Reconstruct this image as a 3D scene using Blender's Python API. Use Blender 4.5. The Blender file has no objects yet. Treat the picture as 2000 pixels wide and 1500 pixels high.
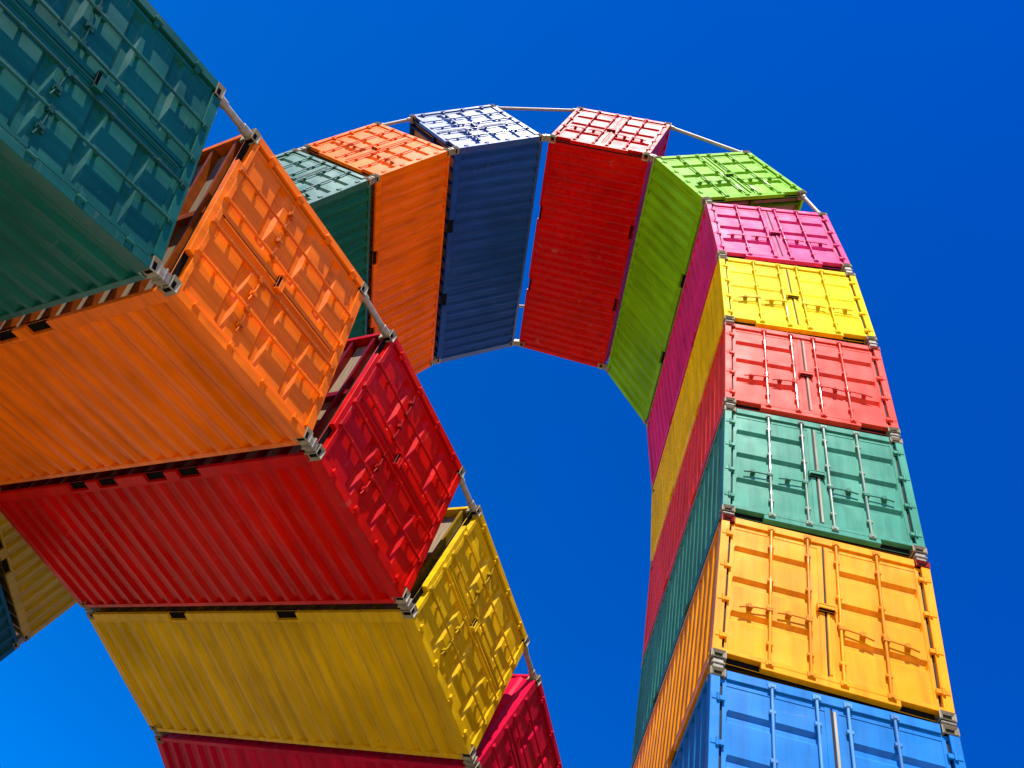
import bpy, bmesh, math, random
from mathutils import Matrix, Vector

# ------------------------------------------------------------------ scene, camera, sky, sun
S = bpy.context.scene
COL = S.collection
R = math.radians
GZ = 2.50                                            # camera height above the square

cam_d = bpy.data.cameras.new("camera")
cam = bpy.data.objects.new("camera", cam_d); COL.objects.link(cam)
right = Vector((0.908876, -0.022576, 0.416454))
down = Vector((0.270587, 0.791774, -0.547610))
fwd = Vector((-0.317375, 0.610397, 0.725733))
m = Matrix((right, -down, -fwd)).transposed().to_4x4(); m.translation = (0, 0, GZ)
cam.matrix_world = m
cam_d.sensor_width = 36.0
cam_d.lens = 1824.57 / 2000 * 36.0
cam_d.shift_x = 295.26 / 2000
cam_d.shift_y = 89.48 / 2000
cam_d.clip_end = 3000
S.camera = cam

SUN = Vector((-0.12, -0.56, 0.82)).normalized()
SUN_EL = math.asin(SUN.z); SUN_AZ = math.atan2(SUN.x, SUN.y)
w = bpy.data.worlds.new("World"); S.world = w; w.use_nodes = True
nt = w.node_tree; nt.nodes.clear()
sky = nt.nodes.new("ShaderNodeTexSky"); sky.sky_type = 'NISHITA'; sky.sun_disc = False
sky.sun_elevation = SUN_EL; sky.sun_rotation = SUN_AZ
sky.air_density = 1.0; sky.dust_density = 0.3; sky.ozone_density = 6.0
hs = nt.nodes.new("ShaderNodeHueSaturation"); hs.inputs["Saturation"].default_value = 1.45
hs.inputs["Hue"].default_value = 0.5; hs.inputs["Value"].default_value = 1.0
bg = nt.nodes.new("ShaderNodeBackground"); bg.inputs["Strength"].default_value = 0.138
out = nt.nodes.new("ShaderNodeOutputWorld")
nt.links.new(sky.outputs[0], hs.inputs["Color"]); pol = nt.nodes.new("ShaderNodeMix"); pol.data_type = 'RGBA'; pol.blend_type = 'MULTIPLY'; pol.inputs[0].default_value = 1.0
pol.inputs[7].default_value = (0.9, 0.62, 1.0, 1)               # the polarising filter's deep blue
gtc = nt.nodes.new("ShaderNodeTexCoord"); gdot = nt.nodes.new("ShaderNodeVectorMath"); gdot.operation = 'DOT_PRODUCT'
gdot.inputs[1].default_value = (0.91, -0.02, 0.42)               # the filter darkens the sky towards the east
gmap = nt.nodes.new("ShaderNodeMapRange"); gmap.inputs[1].default_value = -0.40; gmap.inputs[2].default_value = 0.55
gcol = nt.nodes.new("ShaderNodeMix"); gcol.data_type = 'RGBA'
gcol.inputs[6].default_value = (0.95, 0.71, 0.94, 1); gcol.inputs[7].default_value = (0.85, 0.50, 0.93, 1)
nt.links.new(gtc.outputs["Generated"], gdot.inputs[0]); nt.links.new(gdot.outputs["Value"], gmap.inputs[0])
nt.links.new(gmap.outputs[0], gcol.inputs[0]); nt.links.new(gcol.outputs[2], pol.inputs[7])
nt.links.new(hs.outputs[0], pol.inputs[6]); nt.links.new(pol.outputs[2], bg.inputs[0]); nt.links.new(bg.outputs[0], out.inputs[0])

sun_d = bpy.data.lights.new("sun", 'SUN'); sun_d.energy = 5.0; sun_d.angle = R(0.5); sun_d.color = (1.0, 0.95, 0.87)
sun = bpy.data.objects.new("sun", sun_d); COL.objects.link(sun)
sun.rotation_euler = SUN.to_track_quat('Z', 'Y').to_euler(); sun.location = (-20, -30, 60)

S.view_settings.view_transform = 'Standard'; S.view_settings.look = 'None'
S.view_settings.exposure = 0.74; S.view_settings.gamma = 1.0

# ------------------------------------------------------------------ materials
def mat(name):
    mt = bpy.data.materials.new(name); mt.use_nodes = True
    n = mt.node_tree
    return mt, n, n.nodes["Principled BSDF"], n.nodes.new, n.links.new

def paint_material():
    mt, n, b, new, ln = mat("container_paint")
    info = new("ShaderNodeObjectInfo"); tc = new("ShaderNodeTexCoord")
    off = new("ShaderNodeVectorMath"); off.operation = 'MULTIPLY_ADD'
    rnd = new("ShaderNodeCombineXYZ")
    for i in range(3): ln(info.outputs["Random"], rnd.inputs[i])
    ln(rnd.outputs[0], off.inputs[0]); off.inputs[1].default_value = (17, 31, 23); ln(tc.outputs["Object"], off.inputs[2])
    def noise(scale, detail=3, rough=0.55, stretch=None):
        t = new("ShaderNodeTexNoise"); t.inputs["Scale"].default_value = scale
        t.inputs["Detail"].default_value = detail; t.inputs["Roughness"].default_value = rough
        if stretch:
            mp = new("ShaderNodeMapping"); mp.inputs["Scale"].default_value = stretch
            ln(off.outputs[0], mp.inputs[0]); ln(mp.outputs[0], t.inputs["Vector"])
        else: ln(off.outputs[0], t.inputs["Vector"])
        return t.outputs["Fac"]
    def ramp(src, a, va, c, vc):
        r = new("ShaderNodeMapRange"); r.inputs[1].default_value = a; r.inputs[2].default_value = c
        r.inputs[3].default_value = va; r.inputs[4].default_value = vc; ln(src, r.inputs[0]); return r.outputs[0]
    fade = ramp(noise(0.9, 4), 0.3, 0.80, 0.7, 1.12)
    streak = ramp(noise(1.0, 4, 0.6, (9, 9, 0.7)), 0.42, 1.0, 0.72, 0.68)
    mul = new("ShaderNodeMath"); mul.operation = 'MULTIPLY'; ln(fade, mul.inputs[0]); ln(streak, mul.inputs[1])
    vm = new("ShaderNodeVectorMath"); vm.operation = 'SCALE'; ln(info.outputs["Color"], vm.inputs[0]); ln(mul.outputs[0], vm.inputs["Scale"])
    # rust specks and scuffs
    spots = ramp(noise(9, 6, 0.75), 0.66, 0.0, 0.73, 0.85)
    mx = new("ShaderNodeMix"); mx.data_type = 'RGBA'; ln(spots, mx.inputs[0]); ln(vm.outputs[0], mx.inputs[6]); mx.inputs[7].default_value = (0.10, 0.035, 0.012, 1)
    scuff = ramp(noise(1.0, 5, 0.7, (2.0, 2.0, 16)), 0.62, 0.0, 0.78, 0.30)
    mx2 = new("ShaderNodeMix"); mx2.data_type = 'RGBA'; ln(scuff, mx2.inputs[0]); ln(mx.outputs[2], mx2.inputs[6]); mx2.inputs[7].default_value = (0.32, 0.28, 0.22, 1)
    ln(mx2.outputs[2], b.inputs["Base Color"])
    ln(ramp(noise(2.3, 4), 0.3, 0.40, 0.7, 0.56), b.inputs["Roughness"])
    gl = new("ShaderNodeMath"); gl.operation = 'MULTIPLY'; ln(info.outputs["Alpha"], gl.inputs[0]); gl.inputs[1].default_value = 0.30
    ln(gl.outputs[0], b.inputs["Specular IOR Level"])               # each container's own gloss
    tn = new("ShaderNodeMix"); tn.data_type = 'RGBA'; td = new("ShaderNodeMath"); td.operation = 'DIVIDE'; td.use_clamp = True; td.inputs[0].default_value = 0.75; ln(info.outputs["Alpha"], td.inputs[1]); ln(td.outputs[0], tn.inputs[0]); tn.inputs[6].default_value = (1, 1, 1, 1)
    ln(info.outputs["Color"], tn.inputs[7]); ln(tn.outputs[2], b.inputs["Specular Tint"])
    ct = new("ShaderNodeMath"); ct.operation = 'MULTIPLY'; ct.use_clamp = True; ln(info.outputs["Alpha"], ct.inputs[0]); ct.inputs[1].default_value = 0.28
    ln(ct.outputs[0], b.inputs["Coat Weight"]); b.inputs["Coat Roughness"].default_value = 0.14
    bu = new("ShaderNodeBump"); bu.inputs["Strength"].default_value = 1.0; bu.inputs["Distance"].default_value = 0.024
    ln(noise(2.1, 1, 0.4), bu.inputs["Height"])
    b2 = new("ShaderNodeBump"); b2.inputs["Strength"].default_value = 0.25; b2.inputs["Distance"].default_value = 0.002
    ln(noise(45, 3), b2.inputs["Height"]); ln(bu.outputs[0], b2.inputs["Normal"])
    ln(b2.outputs[0], b.inputs["Normal"])
    b3 = new("ShaderNodeBump"); b3.inputs["Strength"].default_value = 1.0; b3.inputs["Distance"].default_value = 0.035
    ln(noise(1.9, 1, 0.35), b3.inputs["Height"]); ln(b3.outputs[0], b.inputs["Coat Normal"])     # slightly wavy lacquer
    return mt

def simple_material(name, col, rough, metal=0.0, var=0.25, scale=8, stretch=(1, 1, 1), bump=0.003, spec=0.4):
    mt, n, b, new, ln = mat(name)
    tc = new("ShaderNodeTexCoord"); mp = new("ShaderNodeMapping"); mp.inputs["Scale"].default_value = stretch
    t = new("ShaderNodeTexNoise"); t.inputs["Scale"].default_value = scale; t.inputs["Detail"].default_value = 5
    ln(tc.outputs["Object"], mp.inputs[0]); ln(mp.outputs[0], t.inputs["Vector"])
    r = new("ShaderNodeValToRGB")
    r.color_ramp.elements[0].position = 0.3; r.color_ramp.elements[1].position = 0.7
    r.color_ramp.elements[0].color = (*[c * (1 - var) for c in col], 1); r.color_ramp.elements[1].color = (*[min(1, c * (1 + var)) for c in col], 1)
    ln(t.outputs["Fac"], r.inputs[0]); ln(r.outputs[0], b.inputs["Base Color"])
    b.inputs["Specular IOR Level"].default_value = spec
    b.inputs["Roughness"].default_value = rough; b.inputs["Metallic"].default_value = metal
    bu = new("ShaderNodeBump"); bu.inputs["Distance"].default_value = bump; bu.inputs["Strength"].default_value = 0.4
    ln(t.outputs["Fac"], bu.inputs["Height"]); ln(bu.outputs[0], b.inputs["Normal"])
    return mt

PAINT = paint_material()
STEEL = simple_material("weathered_steel", (0.24, 0.21, 0.14), 0.5, 0.0, 0.35, 14)
RUBBER = simple_material("black_rubber", (0.02, 0.018, 0.016), 0.7, spec=0.15)
HOLE = simple_material("painted_recess_shade", (0.008, 0.007, 0.006), 0.9, spec=0.05)  # near-black colour stands in for the shade inside openings
WOOD = simple_material("plywood_floor", (0.24, 0.17, 0.095), 0.8, 0, 0.3, 3, (1, 14, 1))
ROD = simple_material("galvanised_rod", (0.30, 0.27, 0.21), 0.5, 0.0, 0.25, 10)
CONC = simple_material("concrete", (0.36, 0.33, 0.28), 0.9, 0, 0.18, 0.7)
PAVE = simple_material("pale_paving", (0.36, 0.30, 0.20), 0.9, 0, 0.15, 0.25)

# ------------------------------------------------------------------ mesh building
class MB:
    def __init__(s): s.v = []; s.f = []; s.mi = []
    def quad(s, *p, mi=0):
        i = len(s.v); s.v += [tuple(q) for q in p]; s.f.append(tuple(range(i, i + len(p)))); s.mi.append(mi)
    def box(s, x0, x1, y0, y1, z0, z1, mi=0):
        i = len(s.v)
        s.v += [(x, y, z) for z in (z0, z1) for y in (y0, y1) for x in (x0, x1)]
        for q in ((0, 2, 3, 1), (4, 5, 7, 6), (0, 1, 5, 4), (2, 6, 7, 3), (0, 4, 6, 2), (1, 3, 7, 5)):
            s.f.append(tuple(i + k for k in q)); s.mi.append(mi)
    def tube(s, a, b, r, n=10, mi=0):
        a = Vector(a); b = Vector(b); d = (b - a).normalized()
        u = d.orthogonal().normalized(); vv = d.cross(u); i = len(s.v)
        for c in (a, b):
            for k in range(n):
                t = 2 * math.pi * k / n
                s.v.append(tuple(c + r * (math.cos(t) * u + math.sin(t) * vv)))
        for k in range(n):
            k2 = (k + 1) % n
            s.f.append((i + k, i + k2, i + n + k2, i + n + k)); s.mi.append(mi)
        s.f.append(tuple(i + k for k in reversed(range(n)))); s.mi.append(mi)
        s.f.append(tuple(i + n + k for k in range(n))); s.mi.append(mi)
    def mesh(s, name, mats, bevel=0.0, smooth=False):
        me = bpy.data.meshes.new(name); me.from_pydata(s.v, [], s.f)
        for x in mats: me.materials.append(x)
        for p, k in zip(me.polygons, s.mi): p.material_index = k; p.use_smooth = smooth
        if bevel:
            bm = bmesh.new(); bm.from_mesh(me)
            bmesh.ops.bevel(bm, geom=[e for e in bm.edges if e.is_manifold and e.calc_face_angle(0) > 0.6], offset=bevel, segments=1, affect='EDGES', clamp_overlap=True)
            bm.to_mesh(me); bm.free()
        me.update(); return me

L, H, W = 6.058, 2.438, 2.438
HW = W / 2
POST = 0.105
RAIL = 0.165                # bottom side rail height

def corrugation(a, b, period=0.278, n_in=1):
    """trapezoid profile from a to b: list of (position, depth 0 outer / 1 inner)"""
    k = max(1, round((b - a) / period)); p = (b - a) / k; out_ = []
    for i in range(k):
        s0 = a + i * p
        out_ += [(s0, 0), (s0 + .25 * p, 0), (s0 + .5 * p, 1), (s0 + .75 * p, 1)]
    out_.append((b, 0)); return out_

def frame_mesh():
    m = MB(); e = 0.004
    for sx in (-1, 1):
        for y0, y1 in ((0.012, 0.16), (L - 0.14, L - 0.008)):
            xa, xb = sorted((sx * (HW - e), sx * (HW - POST)))
            m.box(xa, xb, y0, y1, 0.11, H - 0.11)
        xa, xb = sorted((sx * (HW - 0.002), sx * (HW - 0.07)))
        m.box(xa, xb, 0.15, L - 0.15, H - 0.075, H - 0.004)          # top side rail
    m.box(-HW + 0.17, HW - 0.17, 0.020, 0.12, H - 0.125, H - 0.006)    # door header
    m.box(-HW + 0.10, HW - 0.10, 0.05, 0.11, H - 0.170, H - 0.118)
    m.box(-HW + 0.10, HW - 0.10, 0.016, 0.12, 0.095, 0.160)           # door sill, notched at its lower corners
    m.box(-HW + 0.52, HW - 0.52, 0.019, 0.12, 0.012, 0.099)
    m.box(-HW + 0.17, HW - 0.17, 0.09, 0.13, 0.010, 0.10, 1)  # near-black backing, the shade of the sill notches put into its colour
    m.box(-HW + 0.17, HW - 0.17, L - 0.12, L - 0.012, H - 0.10, H - 0.006)
    m.box(-HW + 0.17, HW - 0.17, L - 0.12, L - 0.012, 0.012, 0.16)
    return m.mesh("frame", [PAINT, HOLE], 0.005)

def bottom_rail_mesh(sx, pockets):
    m = MB(); x0, x1 = sorted((sx * (HW - 0.001), sx * (HW - 0.06)))
    cuts = []
    for c in pockets: cuts.append((L / 2 + c - 0.18, L / 2 + c + 0.18))
    cuts.sort(); y = 0.15
    m.box(x0, x1, 0.15, L - 0.15, 0.132, RAIL)
    for a, b in cuts:
        m.box(x0, x1, y, a, 0.012, 0.134); y = b
        ia, ib = sorted((sx * (HW - 0.05), sx * (HW - 0.09)))
        m.box(ia, ib, a - 0.01, b + 0.01, 0.014, 0.133, 1)  # near-black plug, the pocket's inner shade painted on
    m.box(x0, x1, y, L - 0.15, 0.012, 0.134)
    # small lip that throws a line of shadow under the panel
    xa, xb = sorted((sx * (HW + 0.002), sx * (HW - 0.05)))
    m.box(xa, xb, 0.16, L - 0.16, RAIL - 0.012, RAIL + 0.004)
    return m.mesh("bottom_rail", [PAINT, HOLE], 0.003)

def side_panel_mesh(sx):
    m = MB(); pr = corrugation(0.13, L - 0.12)
    for (a, da), (b, db) in zip(pr, pr[1:]):
        xa, xb = sx * (HW - 0.008 - 0.046 * da), sx * (HW - 0.008 - 0.046 * db)
        q = [(xa, a, RAIL - 0.02), (xb, b, RAIL - 0.02), (xb, b, H - 0.06), (xa, a, H - 0.06)]
        m.quad(*(q if sx > 0 else q[::-1]))
    return m.mesh("side_panel", [PAINT])

def front_wall_mesh():
    m = MB(); pr = corrugation(-HW + 0.09, HW - 0.09, 0.25)
    for (a, da), (b, db) in zip(pr, pr[1:]):
        ya, yb = L - 0.025 - 0.045 * da, L - 0.025 - 0.045 * db
        m.quad((b, yb, 0.14), (a, ya, 0.14), (a, ya, H - 0.08), (b, yb, H - 0.08))
    return m.mesh("front_wall", [PAINT])

def roof_mesh(z=H - 0.010, deep=0.020, flip=False):
    m = MB(); pr = corrugation(0.10, L - 0.10, 0.209)
    sg = 1 if not flip else -1
    for (a, da), (b, db) in zip(pr, pr[1:]):
        za, zb = z - sg * deep * da, z - sg * deep * db
        q = [(-HW + 0.05, a, za), (HW - 0.05, a, za), (HW - 0.05, b, zb), (-HW + 0.05, b, zb)]
        m.quad(*(q if not flip else q[::-1]))
    return m.mesh("roof_panel" if not flip else "underside_panel", [PAINT])

def floor_mesh():
    m = MB(); m.box(-HW + 0.065, HW - 0.065, 0.13, L - 0.13, 0.136, 0.160)
    return m.mesh("floor", [WOOD])

def underframe_mesh():
    m = MB(); n = 17
    m.box(-0.04, 0.04, 0.13, L - 0.13, 0.05, 0.130)
    for i in range(n):
        y = 0.28 + (L - 0.56) * i / (n - 1)
        m.box(-HW + 0.058, HW - 0.058, y - 0.022, y + 0.022, 0.030, 0.135)
    return m.mesh("underframe", [PAINT])

DX0, DX1 = 0.012, HW - POST - 0.030
DZ0, DZ1 = 0.165, H - 0.150
def door_mesh(sx, deep=0.040):
    m = MB(); yf = 0.052; hgt = DZ1 - DZ0
    zs = [(DZ0, 0)]
    for fr in (0.265, 0.535, 0.795):
        c = DZ0 + fr * hgt
        zs += [(c - 0.085, 0), (c - 0.035, 1), (c + 0.035, 1), (c + 0.080, 0)]
    zs.append((DZ1, 0))
    xs = [(DX0, 0), (DX0 + 0.135, 0), (DX0 + 0.150, 1), (DX1 - 0.060, 1), (DX1 - 0.045, 0), (DX1, 0)]
    P = lambda x, z: (sx * x[0], yf + deep * x[1] * z[1], z[0])
    for a, b in zip(xs, xs[1:]):
        for c, d in zip(zs, zs[1:]):
            q = [P(a, c), P(b, c), P(b, d), P(a, d)]
            m.quad(*(q if sx > 0 else q[::-1]))
    # door edges and raised perimeter channel
    t = 0.05
    xa, xb = sorted((sx * DX0, sx * (DX0 + 0.055))); m.box(xa, xb, yf - 0.010, yf + t, DZ0, DZ1)
    xa, xb = sorted((sx * (DX1 - 0.04), sx * DX1)); m.box(xa, xb, yf - 0.008, yf + t, DZ0, DZ1)
    xa, xb = sorted((sx * (DX0 + 0.05), sx * (DX1 - 0.035)))
    m.box(xa, xb, yf - 0.006, yf + t, DZ0, DZ0 + 0.055); m.box(xa, xb, yf - 0.006, yf + t, DZ1 - 0.05, DZ1)
    return m.mesh("door", [PAINT])

def gasket_mesh():
    m = MB(); y0, y1 = 0.066, 0.082
    m.box(-0.011, 0.011, 0.050, 0.09, DZ0, DZ1)
    for s in (-1, 1):
        xa, xb = sorted((s * (DX1 + 0.001), s * (HW - POST + 0.002))); m.box(xa, xb, y0, y1, DZ0, DZ1)
    m.box(-DX1, DX1, y0, y1, 0.150, DZ0 - 0.001); m.box(-DX1, DX1, 0.058, 0.075, DZ1 + 0.001, H - 0.115)
    return m.mesh("gasket", [RUBBER])

def strip_mesh():
    m = MB(); m.box(0.014, 0.042, 0.030, 0.041, DZ0 + 0.04, DZ1 - 0.04)
    return m.mesh("seal_strip", [PAINT], 0.003)

BARX = (0.165, 0.610)
def bar_mesh(x):
    m = MB(); y = 0.014
    m.tube((x, y, 0.085), (x, y, H - 0.065), 0.0165, 10)
    for z in (0.105, H - 0.085):                         # cams and keepers
        m.box(x - 0.042, x + 0.042, y - 0.018, y + 0.012, z - 0.034, z + 0.034, 1)
        m.box(x - 0.020, x + 0.020, y - 0.026, y + 0.014, z - 0.022, z + 0.022)
    for z in (0.40, 0.98, 1.42, 2.02):                   # guides
        m.box(x - 0.034, x + 0.034, y - 0.010, 0.045, z - 0.022, z + 0.022)
    return m.mesh("locking_bar", [PAINT, PAINT], 0.004)

def handle_mesh(x, sx):
    m = MB(); z = 0.905; y = 0.008; s = sx
    def bx(a, b, y0, y1, z0, z1, mi=0):
        xa, xb = sorted((a, b)); m.box(xa, xb, y0, y1, z0, z1, mi)
    bx(x - s * 0.026, x + s * 0.045, y - 0.016, y + 0.03, z - 0.026, z + 0.026)
    m.tube((x + s * 0.03, y, z), (x + s * 0.22, y - 0.004, z - 0.012), 0.0100, 8)
    m.tube((x + s * 0.215, y - 0.004, z - 0.012), (x + s * 0.345, y - 0.002, z - 0.045), 0.0115, 8)
    bx(x + s * 0.20, x + s * 0.26, y + 0.012, 0.05, z - 0.045, z + 0.045)            # catch and seal bracket
    bx(x + s * 0.195, x + s * 0.245, y - 0.022, y + 0.014, z - 0.040, z - 0.024)
    bx(x + s * 0.205, x + s * 0.250, y - 0.020, y - 0.014, z - 0.030, z + 0.030)
    return m.mesh("door_handle", [PAINT, RUBBER], 0.004)

def hinge_mesh(sx):
    m = MB()
    xa, xb = sorted((sx * (HW - 0.155), sx * (HW - 0.020)))
    m.box(xa, xb, 0.004, 0.046, -0.030, 0.030)
    m.tube((sx * (HW - 0.085), 0.004, -0.052), (sx * (HW - 0.085), 0.004, 0.052), 0.019, 8)
    return m.mesh("hinge", [PAINT], 0.004)

def lockbox_mesh():
    m = MB(); z = 1.205
    m.box(-0.105, 0.105, -0.020, 0.045, z + 0.002, z + 0.020)
    m.box(-0.105, -0.088, -0.020, 0.045, z - 0.075, z + 0.004); m.box(0.088, 0.105, -0.020, 0.045, z - 0.075, z + 0.004)
    m.box(-0.09, 0.09, -0.014, 0.002, z - 0.045, z + 0.004)
    m.box(-0.09, 0.09, 0.010, 0.042, z - 0.075, z + 0.003, 1)
    return m.mesh("lock_box", [PAINT, HOLE], 0.003)

def casting_mesh():
    """box .162 x .178 x .118 centred on the origin with an oval hole in each outer face"""
    dx, dy, dz = 0.081, 0.089, 0.060
    me = bpy.data.meshes.new("corner_casting"); bm = bmesh.new()
    bmesh.ops.create_cube(bm, size=1.0)
    for v in bm.verts: v.co = Vector((v.co.x * 2 * dx, v.co.y * 2 * dy, v.co.z * 2 * dz))
    bmesh.ops.bevel(bm, geom=list(bm.edges), offset=0.010, segments=2, affect='EDGES')
    big = sorted(bm.faces, key=lambda f: -f.calc_area())[:6]
    for f in big:
        r = bmesh.ops.inset_individual(bm, faces=[f], thickness=0.040)
        es = list(f.edges)
        n = f.normal.copy()
        vs = list(f.verts)
        for v in vs: v.co -= n * 0.030
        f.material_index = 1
        for lf in r["faces"]: lf.material_index = 0
    bm.to_mesh(me); bm.free()
    me.materials.append(PAINT); me.materials.append(HOLE); return me

M = dict(frame=frame_mesh(), sideL=side_panel_mesh(-1), sideR=side_panel_mesh(1), front=front_wall_mesh(), roof=roof_mesh(),
         under=roof_mesh(0.022, 0.016, True), floor=floor_mesh(), cross=underframe_mesh(), doorL=door_mesh(-1), doorR=door_mesh(1), flatL=door_mesh(-1, 0.016), flatR=door_mesh(1, 0.016),
         gasket=gasket_mesh(), strip=strip_mesh(), lock=lockbox_mesh(), cast=casting_mesh(), hingeL=hinge_mesh(-1), hingeR=hinge_mesh(1))
for n_, pk in (("2", (-1.03, 1.03)), ("4", (-1.03, -0.45, 0.45, 1.03)), ("0", ())):
    for s_, t_ in ((-1, "L"), (1, "R")): M["rail" + n_ + t_] = bottom_rail_mesh(s_, pk)
for s_, t_ in ((-1, "L"), (1, "R")):
    for i_, x_ in enumerate(BARX):
        M[f"bar{t_}{i_}"] = bar_mesh(s_ * x_); M[f"handle{t_}{i_}"] = handle_mesh(s_ * x_, s_)

GLOSS = 1.0
def part(name, me, parent, color, loc=(0, 0, 0)):
    o = bpy.data.objects.new(name, me); COL.objects.link(o); o.parent = parent; o.location = loc
    o.color = (*color[:3], GLOSS); return o

def tag(o, label=None, cat=None, group=None, kind=None):
    for k, v in (("label", label), ("category", cat), ("group", group), ("kind", kind)):
        if v: o[k] = v
    return o

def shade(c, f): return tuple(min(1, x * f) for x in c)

def make_container(mw, color, label, group, pockets="2", cast=(0.36, 0.32, 0.21), cast_top=None, strip=None, sheeted=False, flat=False, gloss=0.6, bars=None):
    global GLOSS; GLOSS = gloss
    rng = random.Random(label)
    handle_z = rng.uniform(-0.05, 0.05); hinge_z = rng.uniform(-0.06, 0.03)
    root = bpy.data.objects.new("shipping_container", None); COL.objects.link(root)
    root.empty_display_size = 0.5; root.matrix_world = mw
    tag(root, label, "container", group)
    part("frame", M["frame"], root, color); GLOSS = min(gloss, 0.45)
    for t in "LR":
        part("bottom_rail", M["rail" + pockets + t], root, color)
        part("side_panel", M["side" + t], root, color)
    part("front_wall", M["front"], root, color); part("roof_panel", M["roof"], root, color)
    if sheeted: part("underside_panel", M["under"], root, color)
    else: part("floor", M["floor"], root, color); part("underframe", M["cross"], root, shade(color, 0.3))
    GLOSS = gloss
    for t in "LR":
        d = part("door", M[("flat" if flat else "door") + t], root, color)
        sx = -1 if t == "L" else 1
        for i in range(2):
            dx = rng.uniform(-0.022, 0.022); tone = rng.choice((1.0, 0.9, 0.7))
            part("locking_bar", M[f"bar{t}{i}"], d, shade(bars or color, tone), (dx, 0, 0))
            hd = part("door_handle", M[f"handle{t}{i}"], d, shade(color, rng.uniform(0.45, 0.8)))
            pv = Matrix.Translation((sx * BARX[i], 0, 0.905))
            hd.matrix_local = Matrix.Translation((dx, 0, handle_z)) @ pv @ Matrix.Rotation(rng.uniform(-0.10, 0.10), 4, 'Y') @ pv.inverted()
        for z in (0.36, 0.93, 1.50, 2.08): part("hinge", M["hinge" + t], d, color, (0, 0, z + hinge_z + rng.uniform(-0.015, 0.015)))
        if t == "R":
            part("lock_box", M["lock"], d, color)
            part("seal_strip", M["strip"], d, strip or color)
    part("gasket", M["gasket"], root, (0.02, 0.02, 0.02))
    for sx in (-1, 1):
        for y in (0.089, L - 0.089):
            for z in (0.059, H - 0.059):
                c = cast_top if (cast_top and z > 1) else cast
                part("corner_casting", M["cast"], root, c, (sx * (HW - 0.081), y, z))
    return root

# ------------------------------------------------------------------ ground
g = MB(); n_ = 24; Rg = 900.0
for i in range(n_):
    a, b = 2 * math.pi * i / n_, 2 * math.pi * (i + 1) / n_
    g.quad((0, 0, 0), (Rg * math.cos(a), Rg * math.sin(a), 0), (Rg * math.cos(b), Rg * math.sin(b), 0))
gr = bpy.data.objects.new("ground", g.mesh("ground", [PAVE])); COL.objects.link(gr); tag(gr, kind="structure")

# ------------------------------------------------------------------ the two arches
Zv = Vector((0, 0, 1))
def chain(P, ths, gaps, u, back=(), ahead=(), gap0=0.12):
    """in-plane chain of containers: list of (inner corner, direction along chain, outward normal)"""
    D = lambda a: math.cos(a) * -u + math.sin(a) * Zv
    N = lambda a: math.cos(a) * Zv + math.sin(a) * u
    res = []; p = P.copy(); pd = None
    seq = list(ths) + list(ahead); gp = list(gaps) + [gap0] * len(ahead)
    for i, a in enumerate(seq):
        d = D(a)
        if i: p = p + gp[i - 1] * (d + pd).normalized()
        res.append((p.copy(), d, N(a))); p = p + H * d; pd = d
    p = P.copy(); pd = D(seq[0])
    for a in back:
        d = D(a); p = p - gap0 * (d + pd).normalized() - H * d
        res.insert(0, (p.copy(), d, N(a))); pd = d
    return res

thA = [1.453493, 1.486637, 1.455443, 1.44249, 1.396378, 1.331998, 0.937747, 0.037989, -0.844781, -1.194774, -1.244015, -1.31265, -1.342965, -1.365801]
gA = [0.123868 + j for j in (0.017286, -0.047398, -0.016736, -0.023608, -0.018677, -0.028558, -0.010238, 0.008352, 0.008971, 0.02957, 0.033489, 0.033545, 0.033541)]
thB = [0.282565, 0.084642, -0.104366, -0.325301, -0.480286]
gB = [0.123868 + j for j in (-0.00892, -0.001462, 0.013481, 0.013453)]
phi = -1.103379
up0 = Vector((0, 0, GZ))
uA = Vector((1, 0, 0)); tA = Vector((0, 1, 0))
uB = Vector((math.cos(phi), -math.sin(phi), 0)); tB = Vector((math.sin(phi), math.cos(phi), 0))
chA = chain(Vector((1.203987, 8.078565, 5.089675)) + up0, thA, gA, uA, back=[R(84.5), R(85), R(85.5)], ahead=[R(-79.5), R(-80.5), R(-81.5), R(-82)])
chB = chain(Vector((-0.273655, 13.08126, 6.425989)) + up0, thB, gB, uB, back=[R(27), R(37), R(47), R(56), R(63)], ahead=[R(-35), R(-44), R(-52), R(-60)])

GREY = (0.46, 0.43, 0.34)
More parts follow.
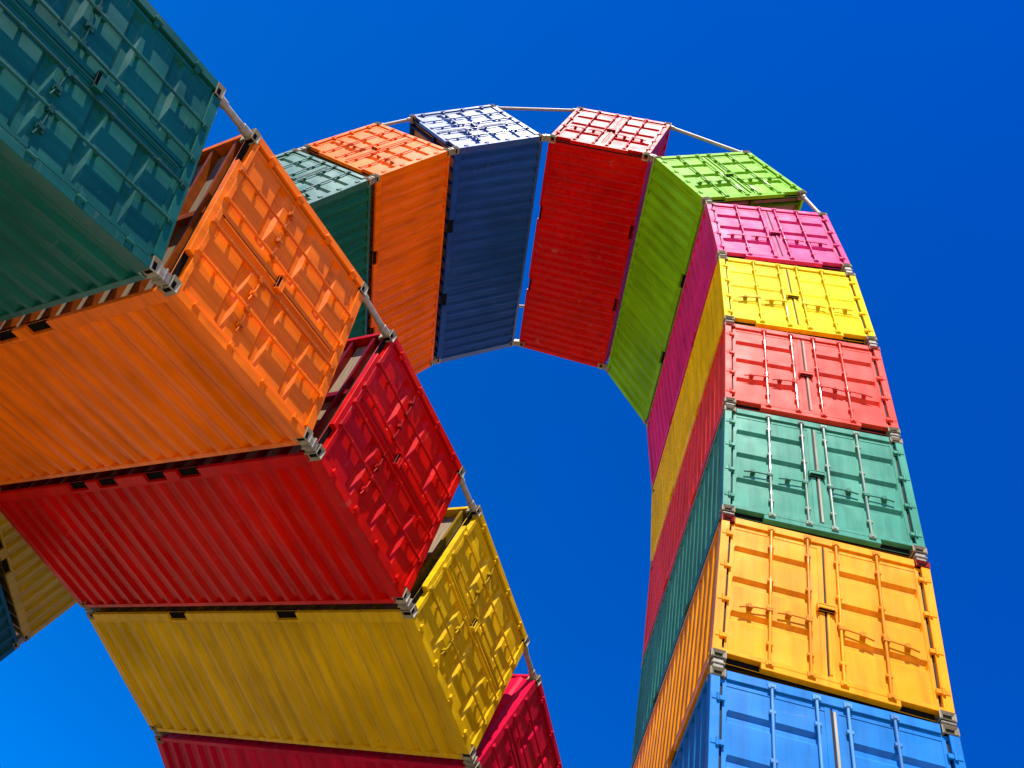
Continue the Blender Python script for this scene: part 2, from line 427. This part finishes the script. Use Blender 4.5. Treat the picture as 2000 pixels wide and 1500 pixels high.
# colour, colour word, label, orientation ('up' roof along the chain, 'down' roof against it, 'out' roof outward), options
cA = [
 ((0.55, 0.42, 0.04), "mustard", "mustard container at the foot of the tall arch's right leg", "up", {}),
 ((0.03, 0.16, 0.10), "bottle green", "bottle green container second from the ground in the tall arch's right leg", "up", {}),
 ((0.55, 0.02, 0.02), "brick red", "brick red container directly beneath the sky blue one in the right leg", "up", {}),
 ((0.006, 0.18, 0.52), "sky blue", "sky blue container cut by the bottom edge, under the amber orange one", "up", dict(gloss=0.95, bars=(0.10, 0.30, 0.62), strip=(0.40, 0.36, 0.24))),
 ((0.97, 0.33, 0.001), "amber orange", "glossy amber orange container on top of the sky blue one in the right leg", "up", dict(gloss=0.7, cast_top=(0.28, 0.02, 0.015))),
 ((0.05, 0.27, 0.17), "sea green", "sea green container with pale centre strip between the coral and amber orange ones", "up", dict(gloss=0.6, bars=(0.26, 0.36, 0.26), strip=(0.34, 0.33, 0.22))),
 ((0.85, 0.06, 0.03), "coral red", "coral red container with pale centre strip, below the bright yellow one", "up", dict(gloss=0.6, strip=(0.50, 0.24, 0.16), cast_top=(0.5, 0.12, 0.09))),
 ((0.95, 0.66, 0.004), "bright yellow", "bright yellow container between the pink and coral red ones in the right leg", "up", dict(flat=True, gloss=0.12)),
 ((0.74, 0.030, 0.19), "pink", "pink doored container with crimson side, between the lime green and bright yellow ones", "up", dict(gloss=0.35)),
 ((0.20, 0.52, 0.006), "lime green", "lime green container tilted on the shoulder of the tall arch", "up", dict(gloss=0.14)),
 ((0.55, 0.002, 0.002), "deep red", "deep red container at the very top of the tall arch, pale pink doors", "out", dict(sheeted=True, gloss=0.7)),
 ((0.012, 0.068, 0.28), "navy blue", "navy blue container beside the deep red one at the arch top, doors glaring white", "down", dict(gloss=2.3)),
 ((0.97, 0.17, 0.001), "burnt orange", "burnt orange container between the navy blue and dark green ones, leaning", "down", dict(gloss=0.6)),
 ((0.010, 0.13, 0.065), "dark green", "dark green container with mint doors, half hidden behind the near orange one", "down", dict(gloss=2.0)),
 ((0.45, 0.03, 0.02), "rust red", "rust red container hidden behind the near arch, below the dark green one", "down", {}),
 ((0.03, 0.14, 0.40), "cobalt blue", "cobalt blue container hidden behind the near arch, above the mustard yellow one", "down", {}),
 ((0.60, 0.38, 0.01), "mustard yellow", "mustard yellow container peeping out behind the near red one at the left edge", "down", dict(pockets="4")),
 ((0.008, 0.09, 0.11), "petrol", "petrol blue green container at the left edge, touching the mustard yellow one", "down", {}),
 ((0.70, 0.20, 0.01), "orange", "orange container in the left leg, under the petrol one", "down", {}),
 ((0.12, 0.30, 0.05), "leaf green", "leaf green container second from the ground in the tall arch's left leg", "down", {}),
 ((0.50, 0.02, 0.02), "red", "red container at the foot of the tall arch's left leg", "down", {}),
]
cB = [
 ((0.05, 0.22, 0.16), "green", "green container at the foot of the low arch's far leg", "up", {}),
 ((0.75, 0.20, 0.01), "orange", "orange container second from the ground in the low arch's far leg", "up", {}),
 ((0.02, 0.10, 0.35), "dark blue", "dark blue container third from the ground in the low arch's far leg", "up", {}),
 ((0.65, 0.45, 0.02), "ochre", "ochre container fourth from the ground in the low arch's far leg", "up", {}),
 ((0.03, 0.20, 0.16), "jade", "jade container next below the magenta one in the low arch", "up", {}),
 ((0.56, 0.002, 0.035), "magenta", "magenta topped crimson container at the bottom edge, below the golden yellow one", "up", {}),
 ((0.76, 0.46, 0.004), "golden yellow", "golden yellow container between the scarlet and magenta ones of the near arch", "down", {}),
 ((0.60, 0.003, 0.0), "scarlet", "scarlet container between the vivid orange and golden yellow ones of the near arch", "down", dict(pockets="4")),
 ((1.0, 0.19, 0.001), "vivid orange", "vivid orange container below the teal one in the near arch", "down", dict(pockets="4")),
 ((0.006, 0.115, 0.085), "teal", "large teal container filling the top left corner, olive underside", "down", dict(gloss=0.9)),
 ((0.55, 0.42, 0.04), "straw yellow", "straw yellow container next after the teal one, going down to the ground", "down", {}),
 ((0.45, 0.02, 0.03), "wine red", "wine red container third from the ground in the low arch's near leg", "down", {}),
 ((0.02, 0.12, 0.40), "royal blue", "royal blue container second from the ground in the low arch's near leg", "down", {}),
 ((0.30, 0.40, 0.05), "olive green", "olive green container at the foot of the low arch's near leg", "down", {}),
]
def place(ch, cs, t, group):
    for (p, d, n), (col, word, label, ori, opt) in zip(ch, cs):
        if ori == "up": X, Z, o = n, d, p + n * HW
        elif ori == "down": X, Z, o = -n, -d, p + d * H + n * HW
        else: X, Z, o = -d, n, p + d * HW
        mw = Matrix((X, t, Z)).transposed().to_4x4(); mw.translation = o
        make_container(mw, col, label, group, **opt)
place(chA, cA, tA, "containers forming the tall arch")
place(chB, cB, tB, "containers forming the low near arch")

# ------------------------------------------------------------------ hinge blocks and tie rods between neighbours
rod_cache = {}
def oriented(name, me, origin, x, y, z):
    o = bpy.data.objects.new(name, me); COL.objects.link(o)
    mw = Matrix((x, y, z)).transposed().to_4x4(); mw.translation = origin; o.matrix_world = mw; return o

def bracket_mesh(ln):
    m = MB(); m.box(-0.058, 0.058, -0.068, 0.068, -ln / 2, ln / 2)
    m.box(-0.074, 0.074, -0.082, 0.082, -0.014, 0.014)
    return m.mesh("hinge_block", [STEEL], 0.008)

def rod_mesh(ln):
    m = MB()
    m.tube((0, 0, 0.05), (0, 0, ln - 0.05), 0.040, 14)
    for z0, z1 in ((-0.02, 0.11), (ln - 0.11, ln + 0.02)): m.tube((0, 0, z0), (0, 0, z1), 0.054, 14)
    for z0, z1 in ((-0.075, 0.06), (ln - 0.06, ln + 0.075)): m.box(-0.014, 0.014, -0.05, 0.05, z0, z1)
    return m.mesh("tie_rod", [ROD], 0.004)

def joints(ch, cs, t, arch):
    for i in range(len(ch) - 1):
        (p, d, n), (p2, d2, n2) = ch[i], ch[i + 1]
        a_, b_ = cs[i][1], cs[i + 1][1]
        dm = (d + d2).normalized(); nm = (n + n2).normalized()
        e = p + d * H
        for off, end in ((0.089, "near"), (L - 0.089, "far")):
            c = (e + p2) / 2 + nm * 0.081 + t * off
            gap = (p2 + n2 * 0.081 - e - n * 0.081).length
            o = oriented("hinge_block", bracket_mesh(gap + 0.004), c, nm, t, dm)
            wh = "door" if end == "near" else "far"
            tag(o, f"grey hinge block on {arch} inner {wh} corner between {a_} and {b_} containers", "hinge block", f"hinge blocks along {arch} inner edge")
            q0 = e + n * (W - 0.081) + t * off; q1 = p2 + n2 * (W - 0.081) + t * off
            v = q1 - q0; g_ = v.length; z = v.normalized(); x = t.cross(z).normalized(); y = z.cross(x)
            if g_ < 0.30:
                o = oriented("spacer_block", bracket_mesh(g_ + 0.004), (q0 + q1) / 2, x, y, z)
                tag(o, f"grey spacer block on {arch} outer {wh} corner between {a_} and {b_} containers", "spacer block", f"spacer blocks along {arch} outer edge")
            else:
                o = oriented("tie_rod", rod_mesh(g_), q0, x, y, z)
                tag(o, f"{'long' if g_ > 1.2 else 'short'} grey tie rod from {a_} to {b_} container at {arch} {wh} side", "tie rod", f"tie rods along {arch} outer edge")
joints(chA, cA, tA, "tall arch")
joints(chB, cB, tB, "low arch")

# ------------------------------------------------------------------ footings
def footing(p, d, n, t, label):
    c = p + n * HW + t * (L / 2)
    m = MB(); m.box(-1.9, 1.9, -3.6, 3.6, -0.6, max(0.02, c.z * 0.35))
    u = Vector((t.y, -t.x, 0))
    o = oriented("concrete_footing", m.mesh("concrete_footing", [CONC], 0.03), Vector((c.x, c.y, 0)), u, t, Zv)
    tag(o, label, "footing", "concrete footings of the arches")
footing(*chA[0], tA, "concrete footing under the mustard container")
pe, de, ne = chA[-1]; footing(pe + de * H, de, ne, tA, "concrete footing under the red container of the tall arch")
footing(*chB[0], tB, "concrete footing under the green container of the low arch")
pe, de, ne = chB[-1]; footing(pe + de * H, de, ne, tB, "concrete footing under the olive green container")
